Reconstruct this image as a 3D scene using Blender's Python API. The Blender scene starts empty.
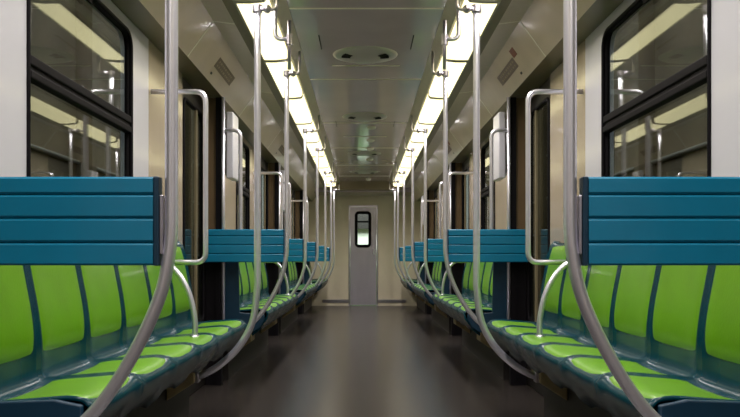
import bpy, bmesh, math, random
from mathutils import Vector
random.seed(7)
S = bpy.context.scene
C = S.collection
EYE = 0.87
F = 780.0
Y_BACK, Y_END = -2.6, 15.0
XW = 1.12                                   # inner face of the side walls

# ------------------------------------------------------------------ materials
def srgb(r, g, b):
    f = lambda c: (c/255/12.92) if c/255 <= 0.04045 else ((c/255+0.055)/1.055)**2.4
    return (f(r), f(g), f(b), 1)

def mat(name, col, rough=0.5, metal=0.0, noise=0.0, nscale=20, bump=0.0, bscale=80, coat=0.0, stretch=None, spec=0.5, rvar=0.0):
    m = bpy.data.materials.new(name); m.use_nodes = True
    nt = m.node_tree; N = nt.nodes; L = nt.links
    b = N['Principled BSDF']
    b.inputs['Base Color'].default_value = col
    b.inputs['Roughness'].default_value = rough
    b.inputs['Metallic'].default_value = metal
    b.inputs['Coat Weight'].default_value = coat
    b.inputs['Coat Roughness'].default_value = 0.08
    b.inputs['Specular IOR Level'].default_value = spec
    tc = N.new('ShaderNodeTexCoord')
    mp = N.new('ShaderNodeMapping'); L.new(tc.outputs['Object'], mp.inputs['Vector'])
    if stretch: mp.inputs['Scale'].default_value = stretch
    if noise > 0:
        n = N.new('ShaderNodeTexNoise'); n.inputs['Scale'].default_value = nscale; n.inputs['Detail'].default_value = 5
        L.new(mp.outputs['Vector'], n.inputs['Vector'])
        r = N.new('ShaderNodeMapRange'); L.new(n.outputs['Fac'], r.inputs['Value'])
        r.inputs['From Min'].default_value = 0.3; r.inputs['From Max'].default_value = 0.7
        r.inputs['To Min'].default_value = 1-noise; r.inputs['To Max'].default_value = 1+noise
        mx = N.new('ShaderNodeVectorMath'); mx.operation = 'SCALE'
        mx.inputs[0].default_value = col[:3]; L.new(r.outputs['Result'], mx.inputs['Scale'])
        L.new(mx.outputs['Vector'], b.inputs['Base Color'])
        if rvar:
            r2 = N.new('ShaderNodeMapRange'); L.new(n.outputs['Fac'], r2.inputs['Value'])
            r2.inputs['From Min'].default_value = 0.3; r2.inputs['From Max'].default_value = 0.7
            r2.inputs['To Min'].default_value = max(0.02, rough-rvar); r2.inputs['To Max'].default_value = rough+rvar
            L.new(r2.outputs['Result'], b.inputs['Roughness'])
    if bump > 0:
        n2 = N.new('ShaderNodeTexNoise'); n2.inputs['Scale'].default_value = bscale; n2.inputs['Detail'].default_value = 3
        L.new(mp.outputs['Vector'], n2.inputs['Vector'])
        bp = N.new('ShaderNodeBump'); bp.inputs['Strength'].default_value = bump; bp.inputs['Distance'].default_value = 0.01
        L.new(n2.outputs['Fac'], bp.inputs['Height']); L.new(bp.outputs['Normal'], b.inputs['Normal'])
    return m

def emis(name, col, s):
    m = bpy.data.materials.new(name); m.use_nodes = True
    b = m.node_tree.nodes['Principled BSDF']
    b.inputs['Base Color'].default_value = (0.8, 0.8, 0.75, 1)
    b.inputs['Emission Color'].default_value = col; b.inputs['Emission Strength'].default_value = s
    b.inputs['Roughness'].default_value = 0.3
    return m

def glass(name, tint, ior=1.5, rough=0.01, boost=1.0):
    m = bpy.data.materials.new(name); m.use_nodes = True
    nt = m.node_tree; N = nt.nodes; L = nt.links
    N.remove(N['Principled BSDF']); out = N['Material Output']
    t = N.new('ShaderNodeBsdfTransparent'); t.inputs['Color'].default_value = tint
    g = N.new('ShaderNodeBsdfGlossy'); g.inputs['Roughness'].default_value = rough
    fr = N.new('ShaderNodeFresnel'); # the ray leaving the pane meets the same index as the one entering it
    ge = N.new('ShaderNodeNewGeometry'); mr = N.new('ShaderNodeMapRange')
    mr.inputs['To Min'].default_value = ior; mr.inputs['To Max'].default_value = 1/ior
    L.new(ge.outputs['Backfacing'], mr.inputs['Value']); L.new(mr.outputs['Result'], fr.inputs['IOR'])
    mx = N.new('ShaderNodeMixShader')
    L.new(fr.outputs['Fac'], mx.inputs['Fac']); L.new(t.outputs[0], mx.inputs[1]); L.new(g.outputs[0], mx.inputs[2])
    L.new(mx.outputs[0], out.inputs['Surface'])
    return m

M = dict(
    white=mat('white_panel', srgb(203, 203, 212), 0.28, noise=0.02, nscale=3, coat=0.25),
    beige=mat('beige_laminate', srgb(174, 160, 138), 0.2, noise=0.05, nscale=4, coat=0.35),
    endwall=mat('end_wall_laminate', srgb(224, 214, 190), 0.25, noise=0.03, nscale=4, coat=0.3),
    cove=mat('cove_laminate', srgb(200, 184, 166), 0.28, noise=0.06, nscale=5, coat=0.3),
    seam=mat('seam_strip', srgb(240, 236, 226), 0.4),
    olive=mat('dark_olive_trim', srgb(120, 110, 86), 0.35, noise=0.06, nscale=8),
    greytrim=mat('grey_trim', srgb(198, 188, 180), 0.3, noise=0.04),
    ceil=mat('ceiling_laminate', srgb(184, 172, 184), 0.18, noise=0.05, nscale=3, coat=0.5, bump=0.02, bscale=6),
    vent=mat('vent_metal', srgb(190, 188, 186), 0.3, metal=0.4),
    black=mat('black_rubber', srgb(18, 16, 20), 0.6, noise=0.1, spec=0.1),
    dark=mat('dark_panel', srgb(36, 33, 32), 0.5, noise=0.1, nscale=6, spec=0.25),
    brown=mat('brown_panel', srgb(104, 84, 60), 0.35, noise=0.1, nscale=10),
    floor=mat('floor_rubber', srgb(46, 42, 40), 0.24, noise=0.06, nscale=40, bump=0.03, bscale=220, spec=0.4),
    teal=mat('teal_plastic', srgb(0, 114, 150), 0.33, noise=0.05, nscale=12, coat=0.2),
    shell=mat('seat_shell_teal', srgb(0, 52, 64), 0.24, noise=0.12, nscale=14, coat=0.0, spec=0.3),
    navy=mat('navy_board', srgb(2, 44, 66), 0.45, noise=0.08),
    green=mat('green_vinyl', srgb(92, 146, 0), 0.36, noise=0.06, nscale=7, bump=0.06, bscale=120, coat=0.15),
    steel=mat('polished_steel', srgb(234, 234, 246), 0.33, metal=0.85),
    steel2=mat('satin_steel', srgb(200, 196, 208), 0.3, metal=1.0, noise=0.05, nscale=20),
    doorsteel=mat('brushed_door_steel', srgb(198, 194, 208), 0.24, metal=0.6, noise=0.06, nscale=10, stretch=(1, 1, 0.15)),
    bracket=mat('beige_support', srgb(168, 150, 112), 0.45, noise=0.1),
    lamp=emis('lamp_diffuser', (1.0, 0.90, 0.52, 1), 0.82),
    lampframe=mat('lamp_frame', srgb(150, 146, 128), 0.4),
    pane=glass('window_glass', (0.82, 0.85, 0.8, 1), 1.5),
    doorpane=glass('door_glass', (0.72, 0.76, 0.68, 1), 1.5),
    clear=glass('clear_glass', (0.9, 0.93, 0.9, 1), 1.4),
    concrete=mat('tunnel_concrete', srgb(116, 100, 76), 0.8, noise=0.35, nscale=1.6, bump=0.3, bscale=9),
    pipe=mat('tunnel_pipe', srgb(130, 124, 110), 0.5, noise=0.1),
    ballast=mat('track_bed', srgb(60, 56, 50), 0.9, noise=0.3, nscale=20, bump=0.6, bscale=40),
    label_grey=mat('sticker_brown_grey', srgb(112, 96, 82), 0.5, noise=0.05),
    label_mauve=mat('sticker_mauve', srgb(122, 104, 104), 0.5, noise=0.05),
    label_red=mat('sticker_red', srgb(130, 70, 60), 0.5),
    mark=mat('sticker_marks', srgb(150, 138, 118), 0.5),
    dome=mat('dome_plastic', srgb(225, 225, 225), 0.15, coat=0.6),
    foliage=mat('foliage', srgb(70, 110, 50), 0.7, noise=0.5, nscale=9),
    plaster=mat('pale_plaster', srgb(225, 228, 220), 0.7, noise=0.05),
)

# ------------------------------------------------------------------ helpers
def link(name, bm, m, parent=None, smooth=False, bevel=0.0, seg=2, side=0):
    me = bpy.data.meshes.new(name)
    if side:                                         # an open surface: every face looks up and to the aisle
        bm.normal_update()
        flip = [f for f in bm.faces if f.normal.dot(Vector((-side, 0, 1))) < 0]
        if len(flip) > len(bm.faces)/2: bmesh.ops.reverse_faces(bm, faces=list(bm.faces))
    else: bmesh.ops.recalc_face_normals(bm, faces=bm.faces)
    bm.to_mesh(me); bm.free()
    for x in (m if isinstance(m, (list, tuple)) else [m]): me.materials.append(x)
    if smooth:
        for p in me.polygons: p.use_smooth = True
    o = bpy.data.objects.new(name, me); C.objects.link(o)
    if parent: o.parent = parent
    if bevel > 0:
        b = o.modifiers.new('bevel', 'BEVEL'); b.width = bevel; b.segments = seg; b.limit_method = 'ANGLE'
    return o

def box(bm, x0, x1, y0, y1, z0, z1, mi=0):
    x0, x1 = min(x0, x1), max(x0, x1)
    v = [bm.verts.new(p) for p in ((x0,y0,z0),(x1,y0,z0),(x1,y1,z0),(x0,y1,z0),(x0,y0,z1),(x1,y0,z1),(x1,y1,z1),(x0,y1,z1))]
    for f in ((0,3,2,1),(4,5,6,7),(0,1,5,4),(1,2,6,5),(2,3,7,6),(3,0,4,7)):
        bm.faces.new([v[i] for i in f]).material_index = mi

def prism_y(bm, prof, y0, y1, mi=0):
    """closed profile [(x,z)] extruded along y"""
    a = [bm.verts.new((x, y0, z)) for x, z in prof]; b = [bm.verts.new((x, y1, z)) for x, z in prof]
    n = len(prof)
    bm.faces.new(a).material_index = mi; bm.faces.new(b[::-1]).material_index = mi
    for i in range(n):
        bm.faces.new((a[i], b[i], b[(i+1) % n], a[(i+1) % n])).material_index = mi

def catmull(pts, n=8):
    P = [Vector(p) for p in pts]
    P = [P[0]*2-P[1]] + P + [P[-1]*2-P[-2]]
    out = []
    for i in range(1, len(P)-2):
        for k in range(n):
            t = k/n
            out.append(0.5*((2*P[i]) + (P[i+1]-P[i-1])*t + (2*P[i-1]-5*P[i]+4*P[i+1]-P[i+2])*t*t + (3*P[i]-P[i-1]-3*P[i+1]+P[i+2])*t**3))
    out.append(P[-2]); return out

def fillet(pts, r, n=7):
    P = [Vector(p) for p in pts]; out = [P[0]]
    for i in range(1, len(P)-1):
        a = (P[i-1]-P[i]); b = (P[i+1]-P[i]); ra = min(r, a.length*0.49, b.length*0.49)
        a.normalize(); b.normalize()
        p0 = P[i]+a*ra; p1 = P[i]+b*ra
        for k in range(n+1):
            t = k/n; out.append(p0*(1-t)**2 + P[i]*2*t*(1-t) + p1*t*t)
    out.append(P[-1]); return out

def tube(bm, pts, r, n=16, closed=False, sq=None):
    P = [Vector(p) for p in pts]; rings = []
    N = len(P); nrm = None
    for i in range(N):
        if closed: t = (P[(i+1) % N]-P[i-1]).normalized()
        else: t = (P[min(i+1, N-1)]-P[max(i-1, 0)]).normalized()
        if nrm is None:
            nrm = t.cross(Vector((0, 1, 0)) if abs(t.y) < 0.9 else Vector((1, 0, 0))).normalized()
        nrm = (nrm - t*nrm.dot(t)).normalized(); bn = t.cross(nrm)
        rings.append([bm.verts.new(P[i] + (nrm*math.cos(2*math.pi*k/n)+bn*math.sin(2*math.pi*k/n))*r) for k in range(n)])
    for i in range(N if closed else N-1):
        a, b = rings[i], rings[(i+1) % N]
        for k in range(n): bm.faces.new((a[k], a[(k+1) % n], b[(k+1) % n], b[k]))
    if not closed: bm.faces.new(rings[0][::-1]); bm.faces.new(rings[-1])

def tag(o, label, cat=None, group=None, kind=None):
    if label: o['label'] = label
    if cat: o['category'] = cat
    if group: o['group'] = group
    if kind: o['kind'] = kind
    return o

def empty(name, loc, label, cat, group=None):
    o = bpy.data.objects.new(name, None); C.objects.link(o); o.location = loc
    o.empty_display_size = 0.1
    return tag(o, label, cat, group)

def struct(name, bm, m, label=None, parent=None, **k):
    o = link(name, bm, m, parent, **k)
    if parent is None: o['kind'] = 'structure'
    if label: o['label'] = label
    return o

def rrect(y0, y1, z0, z1, r, n=6):
    pts = []
    for cy, cz, a0 in ((y1-r, z1-r, 0), (y0+r, z1-r, 90), (y0+r, z0+r, 180), (y1-r, z0+r, 270)):
        for k in range(n+1):
            a = math.radians(a0+90*k/n); pts.append((cy+r*math.cos(a), cz+r*math.sin(a)))
    return pts

def holed_panel(bm, x, th, outer, hole, mi=0):
    """rectangle (y0,y1,z0,z1) with one rounded hole, in the plane x, thickness th"""
    y0, y1, z0, z1 = outer
    n = len(hole)
    # matching outer points: project the hole outline radially on the rectangle
    cy = sum(p[0] for p in hole)/n; cz = sum(p[1] for p in hole)/n
    out = []
    q = n//4
    corners = [(y1, z1), (y0, z1), (y0, z0), (y1, z0)]
    for i, (py, pz) in enumerate(hole):
        c = corners[i//q]; k = (i % q)/(q-1)
        # first half of an arc runs along one side and the second half along the other
        if abs(k-0.5) < 0.09: out.append(c)
        elif (k < 0.5) == (i//q % 2 == 0): out.append((c[0], pz))
        else: out.append((py, c[1]))
    def ring(pts, xx): return [bm.verts.new((xx, a, b)) for a, b in pts]
    H0, O0, H1, O1 = ring(hole, x), ring(out, x), ring(hole, x+th), ring(out, x+th)
    for i in range(n):
        j = (i+1) % n
        for q4 in ((H0[i], H0[j], O0[j], O0[i]), (H1[i], H1[j], O1[j], O1[i]), (H0[i], H0[j], H1[j], H1[i]), (O0[i], O0[j], O1[j], O1[i])):
            bm.faces.new(q4).material_index = mi

# ------------------------------------------------------------------ lay-out along the car
BAYS = [(-1.75, 0.40), (1.85, 4.00), (5.50, 7.65), (9.10, 11.25), (12.70, 14.85)]     # wall bays
SEATS = [0, 6, 6, 6, 5]                            # seats of the bench in each bay
WINS = [(-1.05, 0.10), (2.56, 3.70), (6.75, 7.50), (10.25, 11.05), (13.60, 14.50)]
DOORS = [(0.72, 1.75), (4.75, 5.50), (8.38, 9.10), (12.0, 12.70)]
ZT = 2.005                                       # top of the side walls
WZ0, WZ1, WTR = 1.03, 1.945, 1.515

# ------------------------------------------------------------------ shell
bm = bmesh.new(); box(bm, -1.3, 1.3, Y_BACK-0.1, Y_END+0.1, -0.08, 0)
struct('floor', bm, M['floor'], 'dark grey glossy rubber train floor')

def shell_side(sd, side):
    bm = bmesh.new()
    th = 0.05*sd; x = XW*sd
    for (a, b), (w0, w1) in zip(BAYS, WINS):
        holed_panel(bm, x, th, (a, b, WZ0-0.15, ZT), rrect(w0, w1, WZ0, WZ1, 0.075), 0 if a < 2 else 1)
        box(bm, x, x+th, a, b, 0, WZ0-0.15, 2)
    prev = Y_BACK
    segs = []
    for (a, b) in BAYS:
        segs.append((prev, a)); prev = b
    segs.append((prev, Y_END))
    for s0, s1 in segs:
        d = [q for q in DOORS if q[0] >= s0-0.01 and q[1] <= s1+0.01]
        if d:
            d0, d1 = d[0]
            if d0 > s0: box(bm, x, x+th, s0, d0, 0, ZT, 1)
            if d1 < s1: box(bm, x, x+th, d1, s1, 0, ZT, 1)
        else:
            box(bm, x, x+th, s0, s1, 0, ZT, 1)
    struct('wall_'+side, bm, [M['white'], M['beige'], M['dark']], 'pale side wall of the carriage, ' + side + ' side')
    # kick panel
    bm = bmesh.new()
    for (a, b), n_ in zip(BAYS, (5, 6, 6, 6, 5)): box(bm, sd*1.0, sd*1.118, a+0.17, a+0.43*n_-0.03, 0.0, 0.27)
    struct('baseboard_'+side, bm, M['dark'], 'dark heater casing under the seats, ' + side + ' side')
    # ceiling flank: fascia, lamp bed, flat strip, slope, header
    bm = bmesh.new()
    Y0, Y1 = Y_BACK, Y_END
    def q(p, m_):
        prism_y(bm, [(sd*a, b) for a, b in p], Y0, Y1, m_)
    q([(0.44, 2.296), (0.50, 2.256), (0.50, 2.30), (0.44, 2.36)], 2)       # inner fascia
    q([(0.50, 2.255), (0.69, 2.255), (0.69, 2.33), (0.50, 2.33)], 2)       # lamp bed
    q([(0.69, 2.205), (0.735, 2.190), (0.735, 2.26), (0.69, 2.26)], 1)     # outer fascia
    q([(0.735, 2.190), (0.855, 2.205), (0.855, 2.27), (0.735, 2.27)], 3)   # flat strip
    q([(0.855, 2.205), (1.0, 2.008), (1.04, 2.05), (0.88, 2.26)], 0)       # slope
    q([(1.0, 2.008), (1.17, 2.008), (1.17, 2.06), (1.03, 2.06)], 1)        # header
    struct('ceiling_flank_'+side if False else 'trim_'+('1' if sd < 0 else '2'), bm, [M['cove'], M['olive'], M['greytrim'], M['greytrim']],
           'sloping beige cove above the windows, ' + side + ' side')
    # pale joints across the cove
    bm = bmesh.new()
    for y in (-1.0, 0.8, 2.6, 4.35, 6.15, 7.95, 9.75, 11.55, 13.35):
        for (xa, za), (xb, zb) in (((0.737, 2.1885), (0.8555, 2.2035)), ((0.8545, 2.204), (0.998, 2.0075))):
            prism_y(bm, [(sd*xa, za), (sd*xb, zb), (sd*(xb+0.001), zb+0.004), (sd*(xa+0.001), za+0.004)], y-0.008, y+0.008)
    struct('trim_'+('3' if sd < 0 else '4'), bm, M['seam'], 'pale joints between the cove panels, ' + side + ' side')

for sd, side in ((-1, 'left'), (1, 'right')): shell_side(sd, side)

bm = bmesh.new(); box(bm, -0.44, 0.44, Y_BACK, Y_END, 2.30, 2.36)
struct('ceiling', bm, M['ceil'], 'glossy grey centre ceiling of the carriage')
bm = bmesh.new()
for y in (-1.2, 1.6, 4.42, 6.15, 8.1, 9.9, 11.7, 13.2): box(bm, -0.438, 0.438, y-0.007, y+0.007, 2.296, 2.302)
for y in (5.72, 9.0, 12.5): box(bm, -0.25, 0.25, y-0.006, y+0.006, 2.296, 2.302)
struct('trim_5', bm, M['seam'], 'pale joints across the grey ceiling')
bm = bmesh.new()                                     # dropped beam by the end wall
box(bm, -0.735, 0.735, 14.1, 14.25, 2.15, 2.31, 1); box(bm, -1.0, 1.0, 14.25, Y_END, 2.12, 2.20, 0)
struct('trim_6', bm, [M['ceil'], M['olive']], 'dropped ceiling beam in front of the end wall')

# end wall with its door opening
DX0, DX1, DZ = -0.275, 0.235, 1.90
bm = bmesh.new()
box(bm, -1.2, DX0, Y_END, Y_END+0.08, 0, 2.3); box(bm, DX1, 1.2, Y_END, Y_END+0.08, 0, 2.3); box(bm, DX0, DX1, Y_END, Y_END+0.08, DZ, 2.3)
struct('wall_far', bm, M['endwall'], 'pale end wall of the carriage')
bm = bmesh.new()
for s0, s1 in ((-0.80, DX0-0.03), (DX1+0.03, 0.80)):
    for z0, z1 in ((0.06, 0.12),): box(bm, s0, s1, Y_END-0.012, Y_END, z0, z1)
box(bm, DX0-0.028, DX0, Y_END-0.02, Y_END, 0, DZ+0.03); box(bm, DX1, DX1+0.028, Y_END-0.02, Y_END, 0, DZ+0.03)
box(bm, DX0, DX1, Y_END-0.02, Y_END, DZ, DZ+0.03)
struct('trim_7', bm, M['steel2'], 'steel frame around the end door')
bm = bmesh.new()
wy0, wy1, wz0, wz1 = -0.155, 0.105, 1.15, 1.79
# door leaf with a window hole (built in yz then turned to face the aisle)
holed_panel(bm, 0, 0.03, (DX0+0.004, DX1-0.004, 0.01, DZ-0.004), rrect(wy0, wy1, wz0, wz1, 0.05), 0)
for v in bm.verts: v.co = Vector((v.co.y, Y_END+0.01+v.co.x, v.co.z))
d = struct('door_1', bm, M['doorsteel'], 'brushed steel end door with a tall small window')
bm = bmesh.new()
tube(bm, [Vector((a, Y_END+0.004, b)) for a, b in rrect(wy0, wy1, wz0, wz1, 0.05)], 0.028, 8, closed=True)
box(bm, wy0, wy1, Y_END+0.0, Y_END+0.02, 1.60, 1.63)
link('window_frame', bm, M['black'], d, smooth=True)
bm = bmesh.new(); box(bm, wy0+0.01, wy1-0.01, Y_END+0.022, Y_END+0.028, wz0+0.01, wz1-0.01)
link('glass', bm, M['clear'], d)
bm = bmesh.new(); box(bm, 0.165, 0.195, Y_END-0.025, Y_END+0.008, 0.98, 1.10)
link('handle', bm, M['steel'], d, bevel=0.004)
bm = bmesh.new(); box(bm, -1.2, 1.2, Y_BACK-0.08, Y_BACK, 0, 2.35)
struct('wall_near', bm, M['beige'], 'end wall behind the viewer')

# ------------------------------------------------------------------ side windows
wn = 0
for sd, side in ((-1, 'left'), (1, 'right')):
    for k, (w0, w1) in enumerate(WINS):
        wn += 1
        bm = bmesh.new()
        for xx, rr in ((XW-0.001, 0.009), (XW+0.018, 0.013)):
            tube(bm, [Vector((sd*xx, a, b)) for a, b in rrect(w0, w1, WZ0, WZ1, 0.075, 8)], rr, 8, closed=True)
        w = struct('window_%d' % wn, bm, M['black'], None, smooth=True)
        bm = bmesh.new()
        box(bm, sd*(XW-0.006), sd*(XW+0.03), w0+0.01, w1-0.01, WTR+0.002, WTR+0.036)
        box(bm, sd*(XW-0.008), sd*(XW+0.03), w0+0.01, w1-0.01, WTR-0.043, WTR-0.014)
        link('transom', bm, M['black'], w, bevel=0.005)
        bm = bmesh.new(); box(bm, sd*(XW+0.002), sd*(XW+0.028), w0+0.012, w1-0.012, WTR-0.013, WTR+0.001)
        link('transom_slot', bm, M['black'], w)
        bm = bmesh.new(); box(bm, sd*(XW+0.012), sd*(XW+0.018), w0+0.008, w1-0.008, WTR+0.03, WZ1-0.008)
        link('upper_pane', bm, M['pane'], w)
        bm = bmesh.new(); box(bm, sd*(XW+0.022), sd*(XW+0.028), w0+0.008, w1-0.008, WZ0+0.008, WTR-0.03)
        link('lower_pane', bm, M['pane'], w)
        if k == 1:
            bm = bmesh.new(); box(bm, sd*(XW-0.012), sd*(XW-0.002), 3.02, 3.14, WZ1-0.045, WZ1-0.02)
            link('latch', bm, M['black'], w, bevel=0.003)

# ------------------------------------------------------------------ side doors
dn = 1
for sd, side in ((-1, 'left'), (1, 'right')):
    for k, (d0, d1) in enumerate(DOORS):
        dn += 1
        bm = bmesh.new(); x0 = sd*(XW+0.012); x1 = sd*(XW+0.042)
        holed_panel(bm, x0, x1-x0, (d0+0.003, d1-0.003, 0.004, ZT-0.004), rrect(d0+0.07, d1-0.07, 0.45, 1.88, 0.06), 0)
        dd = struct('door_%d' % dn, bm, M['dark'])
        bm = bmesh.new()
        tube(bm, [Vector((sd*(XW+0.012), a, b)) for a, b in rrect(d0+0.07, d1-0.07, 0.45, 1.88, 0.06)], 0.012, 8, closed=True)
        link('rubber_seal', bm, M['black'], dd, smooth=True)
        bm = bmesh.new(); box(bm, sd*(XW+0.022), sd*(XW+0.028), d0+0.075, d1-0.075, 0.46, 1.87)
        link('glass', bm, M['doorpane'], dd)
        bm = bmesh.new(); ym = (d0+d1)/2-0.02
        box(bm, sd*(XW+0.004), sd*(XW+0.022), ym+0.07, ym+0.1, 0.46, 1.87)
        link('leaf_edge', bm, M['olive'], dd, bevel=0.004)
    # brown return and dark post on the far side of each door
    bm = bmesh.new()
    for d0, d1 in DOORS[1:]:
        box(bm, sd*1.046, sd*(XW-0.0005), d1-0.06, d1-0.03, 0.9, ZT-0.002, 0); box(bm, sd*1.046, sd*(XW-0.0005), d1-0.06, d1-0.03, 0.0, 0.9, 1)
        box(bm, sd*1.004, sd*1.044, d1-0.08, d1-0.03, 0.0, ZT-0.002, 1)
    struct('trim_%d' % (8 if sd < 0 else 9), bm, [M['brown'], M['black']], 'dark door posts with brown returns, %s side' % side)

# ------------------------------------------------------------------ light strips
BOUND = [4.0+1.2*k for k in range(-5, 10)]
for sd, side in ((-1, 'left'), (1, 'right')):
    e = empty('light_strip', (sd*0.595, 4.0, 2.25), 'long glowing cream light strip along the %s edge of the ceiling' % side, 'ceiling light', 'light strips')
    bm = bmesh.new()
    L0, L1 = BOUND[0], BOUND[-1]-0.02
    L1 = min(L1, 14.05)
    box(bm, 0.502*sd-e.location.x, 0.516*sd-e.location.x, L0-4, L1-4, 0.0, 0.004)
    box(bm, 0.676*sd-e.location.x, 0.689*sd-e.location.x, L0-4, L1-4, -0.05, 0.004)
    link('frame', bm, M['lampframe'], e)
    for a, b in zip(BOUND[:-1], BOUND[1:]):
        b = min(b, 14.05)
        if b-a < 0.3: continue
        bm = bmesh.new()
        prism_y(bm, [(sd*xx-e.location.x, zz-2.25) for xx, zz in ((0.517, 2.222), (0.53, 2.207), (0.60, 2.200), (0.675, 2.200), (0.675, 2.25), (0.517, 2.25))], a-4+0.012, b-4-0.012)
        link('diffuser', bm, M['lamp'], e)
        bm = bmesh.new()
        prism_y(bm, [(sd*xx-e.location.x, zz-2.25) for xx, zz in ((0.516, 2.220), (0.53, 2.203), (0.60, 2.196), (0.676, 2.196), (0.676, 2.25), (0.516, 2.25))], b-4-0.028, b-4+0.028)
        link('divider', bm, M['lampframe'], e)

# ------------------------------------------------------------------ ceiling vents and domes
ordn = ['nearest', 'second', 'third', 'fourth', 'fifth', 'sixth', 'seventh', 'farthest']
for i, y in enumerate((5.42, 7.75, 10.4, 12.6)):
    e = empty('ceiling_vent', (-0.005, y, 2.30), '%s round air vent from the viewer in the grey ceiling' % ordn[i], 'vent', 'round vents in the ceiling')
    bm = bmesh.new()                                  # shallow dished disc with a raised middle
    prof = [(0.225, 0.0), (0.222, -0.006), (0.20, -0.012), (0.17, -0.016), (0.10, -0.022), (0.0, -0.026)]
    n = 40; rings = []
    for r, z in prof[:-1]:
        rings.append([bm.verts.new((r*math.cos(2*math.pi*k/n), r*math.sin(2*math.pi*k/n), z)) for k in range(n)])
    c = bm.verts.new((0, 0, prof[-1][1]))
    for a, b in zip(rings[:-1], rings[1:]):
        for k in range(n): bm.faces.new((a[k], a[(k+1) % n], b[(k+1) % n], b[k]))
    for k in range(n): bm.faces.new((rings[-1][k], rings[-1][(k+1) % n], c))
    link('cover', bm, M['vent'], e, smooth=True)
    for s in (-1, 1):
        bm = bmesh.new()
        for r0, r1 in ((0.105, 0.165),):
            a0 = math.radians(-35) if s > 0 else math.radians(175); m_ = 10
            pts = [(a0+math.radians(40)*t/m_) for t in range(m_+1)]
            for t in range(m_):
                vs = []
                for rr, aa in ((r0, pts[t]), (r1, pts[t]), (r1, pts[t+1]), (r0, pts[t+1])):
                    zz = -0.022 if rr < 0.12 else -0.0168
                    vs.append(bm.verts.new((rr*math.cos(aa), rr*math.sin(aa), zz-0.0015)))
                bm.faces.new(vs)
        g = link('slot', bm, M['black'], e)
        so = g.modifiers.new('thick', 'SOLIDIFY'); so.thickness = 0.003; so.offset = 1
for i, y in enumerate((8.35, 9.25, 9.95, 11.0, 13.7)):  # domes added to stand for round lamp reflections on the ceiling
    bm = bmesh.new()
    bmesh.ops.create_uvsphere(bm, u_segments=24, v_segments=12, radius=0.05)
    bmesh.ops.delete(bm, geom=[v for v in bm.verts if v.co.z > 0.001], context='VERTS')
    for v in bm.verts: v.co.z *= 0.6
    n = 24
    o = link('glint_dome', bm, M['dome'], smooth=True); o.location = (0.07, y, 2.299)
    tag(o, '%s small white dome from the viewer, added as a glint on the grey ceiling' % ordn[i], 'dome', 'small glint domes on the ceiling')
bm = bmesh.new()
for sd in (-1, 1):
    for y in (4.95, 8.0): box(bm, sd*0.298, sd*0.304, y, y+0.32, 2.2955, 2.3)
struct('trim_10', bm, M['black'], 'thin dark slots in the ceiling beside the vent')

# ------------------------------------------------------------------ cove stickers
def cove(t, y, sd, off=0.0):
    x = 0.855+(1.0-0.855)*t; z = 2.205+(2.008-2.205)*t
    nx, nz = -0.197, -0.145; l = math.hypot(nx, nz)
    return Vector((sd*(x+nx/l*off), y, z+nz/l*off))
def cove_patch(bm, t0, t1, y0, y1, sd, off, mi=0, skew=0.0):
    vs = [bm.verts.new(cove(t, y, sd, o)) for o in (off, off-0.0012) for t, y in ((t0, y0+skew), (t1, y0), (t1, y1), (t0, y1+skew))]
    for f in ((0,1,2,3),(4,5,6,7),(0,1,5,4),(1,2,6,5),(2,3,7,6),(3,0,4,7)): bm.faces.new([vs[i] for i in f]).material_index = mi
for sd, side, mt_ in ((-1, 'left', 'label_grey'), (1, 'right', 'label_mauve')):
    for i, y in enumerate((4.85, 8.5)):
        bm = bmesh.new(); cove_patch(bm, 0.36, 0.64, y, y+0.55, sd, 0.0014)
        r = random.Random(3+i); yy = y+0.04
        while yy < y+0.48:
            w = r.uniform(0.02, 0.06)
            for t0 in (0.42, 0.53): cove_patch(bm, t0, t0+0.05, yy, yy+w*r.uniform(0.6, 1), sd, 0.0020, 1)
            yy += w+0.018
        o = link('sticker', bm, [M[mt_], M['mark']])
        tag(o, '%s long %s sticker on the sloping panel above the %s %s door' % ('nearer' if i == 0 else 'farther', 'brown' if sd < 0 else 'mauve', 'nearer' if i == 0 else 'farther', side), 'sticker')
        if sd > 0:
            bm = bmesh.new(); cove_patch(bm, 0.2, 0.42, y-0.12, y-0.02, sd, 0.0014)
            link('red_mark', bm, M['label_red'], o)
        bm = bmesh.new(); cove_patch(bm, 0.78, 0.84, y+0.02, y+0.06, sd, 0.0014)
        link('dot', bm, M['dark'], o)

# ------------------------------------------------------------------ seats
W = 0.425
PROF = [(0.80, 0.36), (0.745, 0.40), (0.705, 0.455), (0.69, 0.49), (0.70, 0.508), (0.74, 0.514), (0.80, 0.510), (0.86, 0.505),
        (0.93, 0.50), (0.975, 0.495), (1.003, 0.50), (1.018, 0.53), (1.018, 0.575), (1.020, 0.64), (1.030, 0.72), (1.045, 0.80), (1.060, 0.88),
        (1.071, 0.93), (1.078, 0.955), (1.092, 0.967), (1.110, 0.962)]
SP = [Vector(p) for p in catmull([(a, 0, b) for a, b in PROF], 4)]
cum = [0]
for a, b in zip(SP[:-1], SP[1:]): cum.append(cum[-1]+(b-a).length)
def prof_at(s):
    s = max(0, min(cum[-1], s)); i = 0
    while i < len(cum)-2 and cum[i+1] < s: i += 1
    t = (s-cum[i])/max(1e-9, cum[i+1]-cum[i]); p = SP[i].lerp(SP[i+1], t)
    d = (SP[i+1]-SP[i]).normalized(); nrm = Vector((-d.z, 0, d.x))      # towards the sitter
    return p, nrm
def s_of(x=None, z=None, back=False):
    best = 0; bd = 9
    for c, p in zip(cum, SP):
        if back and p.z < 0.54: continue
        if not back and (p.z < 0.494 or p.x > 0.98): continue
        dd_ = abs(p.z-z) if back else abs(p.x-x)
        if back and p.x > 1.082: continue
        if dd_ < bd: bd = dd_; best = c
    return best
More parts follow.
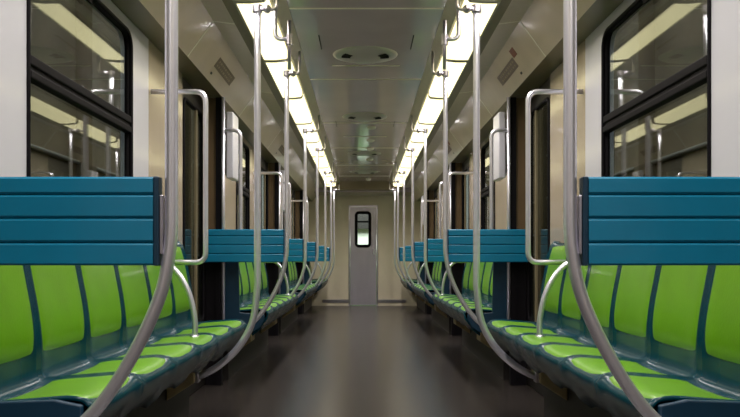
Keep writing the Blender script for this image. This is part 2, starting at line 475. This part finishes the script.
S_LIP, S_PAN = s_of(x=0.702), s_of(x=0.968)
S_BB, S_BT = s_of(z=0.578, back=True), s_of(z=0.958, back=True)
def seat_pt(u, s, off, sd):
    """u -1..1 across the seat"""
    p, n = prof_at(s)
    e = abs(u)**4
    rise = 0.020*e                                             # rolled side edges
    fr = max(0, 1-abs(s-cum[-1]*0.1)/0.16)
    q = p + n*(off+rise)
    x = q.x + 0.030*(abs(u)**2.2)*fr                               # scalloped front edge
    return Vector((sd*x, u*W/2, q.z - 0.012*e*fr))
def shell_mesh(sd):
    bm = bmesh.new(); nu, ns = 16, 44
    g = [[bm.verts.new(seat_pt(-1+2*i/nu, cum[-1]*j/ns, 0, sd)*1.0) for j in range(ns+1)] for i in range(nu+1)]
    for i in range(nu):
        for j in range(ns): bm.faces.new((g[i][j], g[i+1][j], g[i+1][j+1], g[i][j+1]))
    return bm
def pad_mesh(sd, s0, s1, uw, rc):
    bm = bmesh.new(); nu, ns = 18, 18; g = []
    for i in range(nu+1):
        row = []
        for j in range(ns+1):
            a = -1+2*i/nu; b = -1+2*j/ns
            a = math.copysign(abs(a)**0.75, a); b = math.copysign(abs(b)**0.75, b)
            aa = a*(1-rc*abs(b)**5); bb = b*(1-rc*0.7*abs(a)**5)
            off = 0.015*(1-max(abs(a), abs(b))**7)-0.004
            row.append(bm.verts.new(seat_pt(aa*uw, (s0+s1)/2+(s1-s0)/2*bb, off, sd)))
        g.append(row)
    for i in range(nu):
        for j in range(ns): bm.faces.new((g[i][j], g[i+1][j], g[i+1][j+1], g[i][j+1]))
    return bm

def bench(sd, side, k):
    y0 = (0, 1.950, 5.5, 9.1, 12.7)[k]
    wh = ['', 'nearest green and teal seat bench along the %s wall', 'second green and teal seat bench from the viewer, along the %s wall',
          'third green and teal seat bench from the viewer, along the %s wall', 'farthest green and teal seat bench, along the %s wall by the end door'][k] % side
    e = empty('seat_bench', (0, y0, 0), wh, 'seat', 'seat benches along the walls')
    n = SEATS[k]
    shell_me = pad_p = pad_b = None
    for i in range(n):
        yc = W*(i+0.5)
        uw = 0.90
        if shell_me is None:
            sh = link('seat_shell', shell_mesh(sd), M['shell'], e, smooth=True, side=sd)
            so = sh.modifiers.new('thick', 'SOLIDIFY'); so.thickness = 0.012; so.offset = -1
            pp = link('seat_pad', pad_mesh(sd, S_LIP, S_PAN, 0.93, 0.10), M['green'], sh, smooth=True, side=sd)
            pb = link('back_pad', pad_mesh(sd, S_BB, S_BT, 0.915, 0.08), M['green'], sh, smooth=True, side=sd)
            shell_me, pad_p, pad_b = sh, pp, pb
        else:
            sh = shell_me.copy(); C.objects.link(sh); sh.parent = e
            for src in (pad_p, pad_b):
                c = src.copy(); C.objects.link(c); c.parent = sh
        sh.location = (0, yc, 0)
    # beam below the pans
    bm = bmesh.new(); box(bm, sd*0.80, sd*0.90, 0.03, n*W-0.03, 0.385, 0.47)
    link('beam', bm, M['dark'], e, bevel=0.008)
    # board closing the near end of the bench
    bm = bmesh.new()
    low = [(0.80, 0.365), (0.745, 0.40), (0.712, 0.455), (0.712, 0.490 if k > 1 else 0.512)]
    up = [(0.78, 0.526), (0.90, 0.522), (1.0, 0.518), (1.035, 0.54), (1.040, 0.66), (1.07, 0.86), (1.085, 0.95)] if k == 1 else [(0.885, 0.505), (0.895, 0.90), (0.92, 0.935), (1.0, 0.955)]
    prism_y(bm, [(sd*a, b) for a, b in low + up + [(1.112, 0.955), (1.112, 0.36), (0.86, 0.36)]], -0.03, -0.012)
    link('end_board', bm, M['navy'], e, bevel=0.004)
    for yy in (0.35, n*W-0.62):
        bm = bmesh.new()
        prism_y(bm, [(sd*a, b) for a, b in ((0.86, 0.384), (0.86, 0.26), (0.999, 0.17), (0.999, 0.384))], yy, yy+0.20)
        link('support', bm, M['bracket'], e, bevel=0.006)
    # armrest hoop near the far end
    ya = (0, 3.57, 7.95, 11.45, 14.6)[k]-y0
    bm = bmesh.new()
    pts = catmull([(sd*0.79, ya, 0.508), (sd*0.79, ya, 0.60), (sd*0.815, ya, 0.715), (sd*0.863, ya, 0.805), (sd*0.925, ya, 0.858), (sd*1.035, ya, 0.88)], 7)
    tube(bm, pts, 0.0135, 14)
    ar = link('armrest', bm, M['steel'], e, smooth=True)
    bm = bmesh.new(); bmesh.ops.create_cone(bm, cap_ends=True, segments=20, radius1=0.026, radius2=0.02, depth=0.012)
    for v in bm.verts: v.co += Vector((sd*0.79, ya, 0.524))
    link('armrest_foot', bm, M['steel2'], ar)
    return e
for sd, side in ((-1, 'left'), (1, 'right')):
    for k in (1, 2, 3, 4): bench(sd, side, k)

# ------------------------------------------------------------------ slatted teal panels across the benches
PANELS = [(1.878, 0.511, 1.026), (5.34, 0.552, 1.110), (7.70, 0.605, 1.026), (8.97, 0.560, 1.110), (11.30, 0.575, 1.026), (12.56, 0.555, 1.110)]
for sd, side in ((-1, 'left'), (1, 'right')):
    for i, (y, xi, xo) in enumerate(PANELS):
        z0, z1 = 0.857, (1.073 if i == 0 else 1.084)
        o_ = ['large nearest', 'second', 'third', 'fourth', 'fifth', 'farthest'][i]
        e = empty('slatted_panel', (sd*xi, y, z0), '%s teal slatted panel from the viewer on the %s side, above the green seats' % (o_, side), 'panel', 'teal slatted panels')
        bm = bmesh.new(); h = (z1-z0)/4
        prof = []                                     # front face with three grooves, (depth, z)
        zz = [0, 0.0595, 0.1215, 0.186, z1-z0]
        zz = [q_*(z1-z0) for q_ in (0, 0.26, 0.533, 0.797, 1)]
        front = []
        for q in range(4):
            a, b = zz[q], zz[q+1]; r = 0.008
            front += [(0.004, a+0.0012), (0.0, a+0.006), (0.0, b-0.006), (0.004, b-0.0012)]
            if q < 3: front += [(0.010, b)]
        prof = front + [(0.034, z1-z0-0.003), (0.034, 0.003)]
        a_, b_ = 0.014*sd, (xo-xi)*sd
        A = [bm.verts.new((a_, d_, z_)) for d_, z_ in prof]; B = [bm.verts.new((b_, d_, z_)) for d_, z_ in prof]; n = len(prof)
        bm.faces.new(A); bm.faces.new(B[::-1])
        for q in range(n): bm.faces.new((A[q], B[q], B[(q+1) % n], A[(q+1) % n]))
        link('slats', bm, M['teal'], e)
        bm = bmesh.new(); box(bm, 0.0, 0.0135*sd, -0.001, 0.036, 0.0, z1-z0)
        link('end_cap', bm, M['navy'], e, bevel=0.003)
        bm = bmesh.new(); box(bm, -0.009*sd, -0.0005*sd, 0.004, 0.030, 0.028, z1-z0-0.045)
        link('bracket', bm, M['steel2'], e, bevel=0.002)

# ------------------------------------------------------------------ poles
NEARP = [(0, 0.96), (0.005, 0.898), (0.026, 0.79), (0.067, 0.683), (0.127, 0.575), (0.19, 0.49), (0.245, 0.435), (0.29, 0.385), (0.31, 0.350)]
FARP = [(0, 0.80), (0.002, 0.72), (0.025, 0.562), (0.093, 0.436), (0.188, 0.345), (0.26, 0.302), (0.304, 0.285)]
FIRSTP = [(0, 0.96), (0.0045, 0.896), (0.024, 0.797), (0.064, 0.698), (0.118, 0.599), (0.173, 0.52), (0.227, 0.465), (0.285, 0.425), (0.33, 0.408)]
MIDP = [(0, 0.90), (0.01, 0.80), (0.06, 0.65), (0.155, 0.50), (0.25, 0.39), (0.32, 0.355)]
POLES = [(1.895, 0.484, FIRSTP, 0.016), (3.93, 0.552, FARP, 0.0175), (5.29, 0.538, NEARP, 0.0155), (7.62, 0.587, MIDP, 0.0155),
         (8.92, 0.545, NEARP, 0.016), (11.25, 0.567, MIDP, 0.016), (12.51, 0.535, NEARP, 0.016), (14.0, 0.545, MIDP, 0.016)]
for sd, side in ((-1, 'left'), (1, 'right')):
    for i, (y, x, pf, r) in enumerate(POLES):
        lab = ['nearest thick steel pole on the %s, curving in front of the teal panel', 'second steel pole from the viewer on the %s, curving low under the bench',
               'third steel pole from the viewer on the %s, beside the second teal panel', 'fourth steel pole from the viewer on the %s',
               'fifth steel pole from the viewer on the %s', 'sixth steel pole from the viewer on the %s', 'seventh steel pole from the viewer on the %s',
               'farthest steel pole on the %s, nearest the end door'][i] % (side + ' side')
        e = empty('grab_pole', (sd*x, y, 0.9), lab, 'pole', 'steel poles along the aisle')
        # the tops bend out to meet the lamp fascia, or run to the ceiling strip
        top = [(0.0, 2.20), (0.0, 1.6), (0.0, 1.1)] if x < 0.7 else []
        pts = [Vector((0, 0, zz-0.9)) for zz in (2.15, 1.9, 1.5, 1.15, 1.0)] + [Vector((sd*dx, 0, zz-0.9)) for dx, zz in catmull([(a, 0, b) for a, b in pf], 6) and [(p.x, p.z) for p in catmull([(a, 0, b) for a, b in pf], 6)]]
        bm = bmesh.new(); tube(bm, pts, r, 18)
        link('tube', bm, M['steel'], e, smooth=True)
        # sleeve with a short arm to the ceiling edge
        zb = 2.155-0.9
        bm = bmesh.new()
        tube(bm, [(0, 0, zb-0.035), (0, 0, zb+0.0)], r+0.007, 16)
        link('sleeve', bm, M['steel2'], e, smooth=False)
        bm = bmesh.new()
        xa = -(x-0.452)*sd
        tube(bm, fillet([(0, 0, zb-0.02), (xa, 0, zb-0.02), (xa, 0, 2.288-0.9)], 0.03), 0.009, 12)
        br = link('arm', bm, M['steel2'], e, smooth=True)
        bm = bmesh.new(); bmesh.ops.create_uvsphere(bm, u_segments=16, v_segments=10, radius=0.021)
        for v in bm.verts: v.co += Vector((xa*0.5, 0, zb-0.018))
        link('knob', bm, M['steel2'], e, smooth=True)
        # clamp where the tube meets the bench beam
        lx, lz = pf[-1]
        if pf is NEARP: lz += 0.02
        bm = bmesh.new(); box(bm, sd*(lx-0.012), sd*(lx+0.022), -0.03 if pf is not FIRSTP else -0.022, (0.18 if i in (2, 4, 6) else 0.03) if pf is not FIRSTP else 0.024, lz-0.9-0.028, lz-0.9+0.028)
        link('foot_clamp', bm, M['steel2'], e, bevel=0.005)

# hanging overhead rods with a J bend
for sd, side in ((-1, 'left'), (1, 'right')):
    y = 4.0
    e = empty('hanging_rod', (sd*0.47, y, 2.3), 'short J-shaped steel rod hanging from the ceiling edge, %s side' % side, 'rod', 'hanging steel rods')
    bm = bmesh.new()
    tube(bm, fillet([(0, 0, -0.012), (0, 0, -0.295), (-sd*0.072, 0, -0.295)], 0.06, 10), 0.0105, 12)
    link('bent_tube', bm, M['steel'], e, smooth=True)
    bm = bmesh.new(); tube(bm, [(-sd*0.072, 0, -0.20), (-sd*0.072, 0, -0.45)], 0.0095, 12)
    link('drop', bm, M['steel2'], e, smooth=True)
    bm = bmesh.new(); tube(bm, [(-sd*0.072, 0, -0.325), (-sd*0.072, 0, -0.27)], 0.017, 12)
    link('joint', bm, M['steel2'], e, smooth=False)

# ------------------------------------------------------------------ hooped rails by the doors, chrome posts, wall cabinets
RAILS = [(4.03, 'far end of the nearest bench'), (5.41, 'near end of the second bench'), (7.78, 'far end of the second bench'), (9.025, 'near end of the third bench'), (11.4, 'far end of the third bench')]
for sd, side in ((-1, 'left'), (1, 'right')):
    for y, wh in RAILS:
        bm = bmesh.new(); near = 'near end' in wh
        if near:      # a short hoop that ends on the upright post
            pts = [(0.144*-sd, 0, 0.903), (-0.250*sd, 0, 0.903), (-0.250*sd, 0, 0.03), (-0.144*sd, 0, 0.03)]
        else:
            pts = [(0.005*-sd, 0, 0.872), (-0.287*sd, 0, 0.872), (-0.287*sd, 0, -0.01), (-0.092*sd, 0, -0.01)]
        tube(bm, fillet(pts, 0.055, 8), 0.0135, 14)
        o = link('grab_rail', bm, M['steel'], smooth=True); o.location = (sd*XW, y, EYE)
        tag(o, 'hooped steel rail by the %s door, at the %s' % (side, wh), 'rail', 'hooped rails at the doors')
    for i, y in enumerate((5.41, 9.025, 12.625)):
        bm = bmesh.new(); tube(bm, [(0, 0, 0.42), (0, 0, 2.0)], 0.0125, 14)
        o = link('door_post', bm, M['steel'], smooth=True); o.location = (sd*0.990, y, 0.001)
        tag(o, 'thin upright steel post beyond the %s %s door' % (['nearest', 'second', 'farthest'][i], side), 'post', 'upright posts at the doors')
    for i, y in enumerate((5.58, 9.2, 12.8)):
        e = empty('wall_cabinet', (sd*1.03, y, 1.46), 'pale upright equipment box on the %s wall, beyond the %s door' % (side, ['nearest', 'second', 'farthest'][i]), 'box', 'equipment boxes beside the doors')
        bm = bmesh.new(); box(bm, -sd*0.08, -sd*0.03, 0, 0.24, 0, 0.475)
        link('casing', bm, M['white'], e, bevel=0.008)
        bm = bmesh.new(); box(bm, -sd*0.029, sd*0.089, 0.03, 0.21, 0.04, 0.43)
        link('wall_mount', bm, M['dark'], e)

# ------------------------------------------------------------------ outside the windows
bm = bmesh.new()
for sd in (-1, 1):
    box(bm, sd*2.6, sd*2.8, -4, 19, -1.2, 3.6)
struct('wall_outside', bm, M['concrete'], 'dim concrete walls beyond the windows')
bm = bmesh.new(); box(bm, -2.8, 2.8, -4, 19, -1.3, -1.2)
struct('floor_outside', bm, M['ballast'], 'dark track bed below the windows')
for sd, side in ((-1, 'left'), (1, 'right')):
    for i, z in enumerate((0.95, 1.25, 1.75, 2.35)):
        bm = bmesh.new(); tube(bm, [(0, -4, 0), (0, 19, 0)], 0.02, 10)
        o = link('conduit', bm, M['pipe'], smooth=True); o.location = (sd*2.578, 0, z)
        tag(o, '%s conduit along the concrete beyond the %s windows' % (['lowest', 'second lowest', 'second highest', 'highest'][i], side), 'pipe', 'conduits outside the windows')
    bm = bmesh.new()
    for y in range(-3, 19, 2): box(bm, sd*2.45, sd*2.6, y, y+0.12, -1.2, 3.6)
    struct('trim_%d' % (11 if sd < 0 else 12), bm, M['concrete'], 'concrete ribs beyond the %s windows' % side)
# beyond the end door: a pale wall added to brighten its window, and a low hedge
bm = bmesh.new(); box(bm, -1.6, 1.6, 18.6, 18.7, -1.2, 3.2)
struct('wall_beyond', bm, M['plaster'], 'pale wall added to brighten the end door window')
bm = bmesh.new(); box(bm, -1.6, 1.6, 18.4, 18.5, 1.62, 3.0)  # dark sheet added so the upper door pane looks darker
struct('trim_13', bm, M['dark'], 'dark board added to darken the upper pane of the end door window')
bm = bmesh.new()
rr = random.Random(5)
for k in range(70):
    c = Vector((rr.uniform(-1.0, 1.0), rr.uniform(17.9, 18.3), rr.uniform(0.6, 1.12)))
    tmp = bmesh.ops.create_icosphere(bm, subdivisions=1, radius=rr.uniform(0.06, 0.13))
    for v in tmp['verts']: v.co = v.co*rr.uniform(0.8, 1.2)+c
box(bm, -1.0, 1.0, 17.95, 18.25, -1.2, 0.7)
o = link('hedge', bm, M['foliage']); tag(o, 'green hedge seen through the window of the end door', 'hedge')

# ------------------------------------------------------------------ light
w = bpy.data.worlds.new('world'); S.world = w; w.use_nodes = True
bg = w.node_tree.nodes['Background']; bg.inputs['Color'].default_value = (0.75, 0.85, 1.0, 1); bg.inputs['Strength'].default_value = 0.5
ld = bpy.data.lights.new('daylight', 'AREA'); ld.energy = 160; ld.size = 2.4; ld.color = (0.93, 1.0, 0.95)  # area lamp added to light the pale wall in the end door window
lo = bpy.data.objects.new('daylight', ld); C.objects.link(lo); lo.location = (0, 17.0, 3.4)
lo.rotation_euler = (math.radians(40), 0, 0)

for sd in (-1, 1):                                   # the light of the strips: added area lamps, spread narrowed so the diffusers stay cream
    for a, b in zip(BOUND[:-1], BOUND[1:]):
        b = min(b, 14.05)
        if b-a < 0.3: continue
        d_ = bpy.data.lights.new('strip_light', 'AREA'); d_.shape = 'RECTANGLE'; d_.size = 0.15; d_.size_y = b-a-0.06
        d_.energy = 4.2*(b-a)/1.2; d_.spread = math.radians(136); d_.color = (1.0, 0.93, 0.90)
        o_ = bpy.data.objects.new('strip_light', d_); C.objects.link(o_); o_.location = (sd*0.595, (a+b)/2, 2.193)
# ------------------------------------------------------------------ camera
cd = bpy.data.cameras.new('camera'); cam = bpy.data.objects.new('camera', cd); C.objects.link(cam)
cam.location = (-0.018, 0, EYE); cam.rotation_euler = (math.radians(90), 0, 0)
cd.sensor_width = 36; cd.lens = F/740*36
cd.shift_x = (370-363.4)/740; cd.shift_y = (260.5-208.5)/740
cd.clip_start = 0.02
S.camera = cam
S.view_settings.view_transform = 'Standard'; S.view_settings.look = 'None'
S.view_settings.gamma = 1; S.view_settings.exposure = 1.25
S.view_settings.use_curve_mapping = False
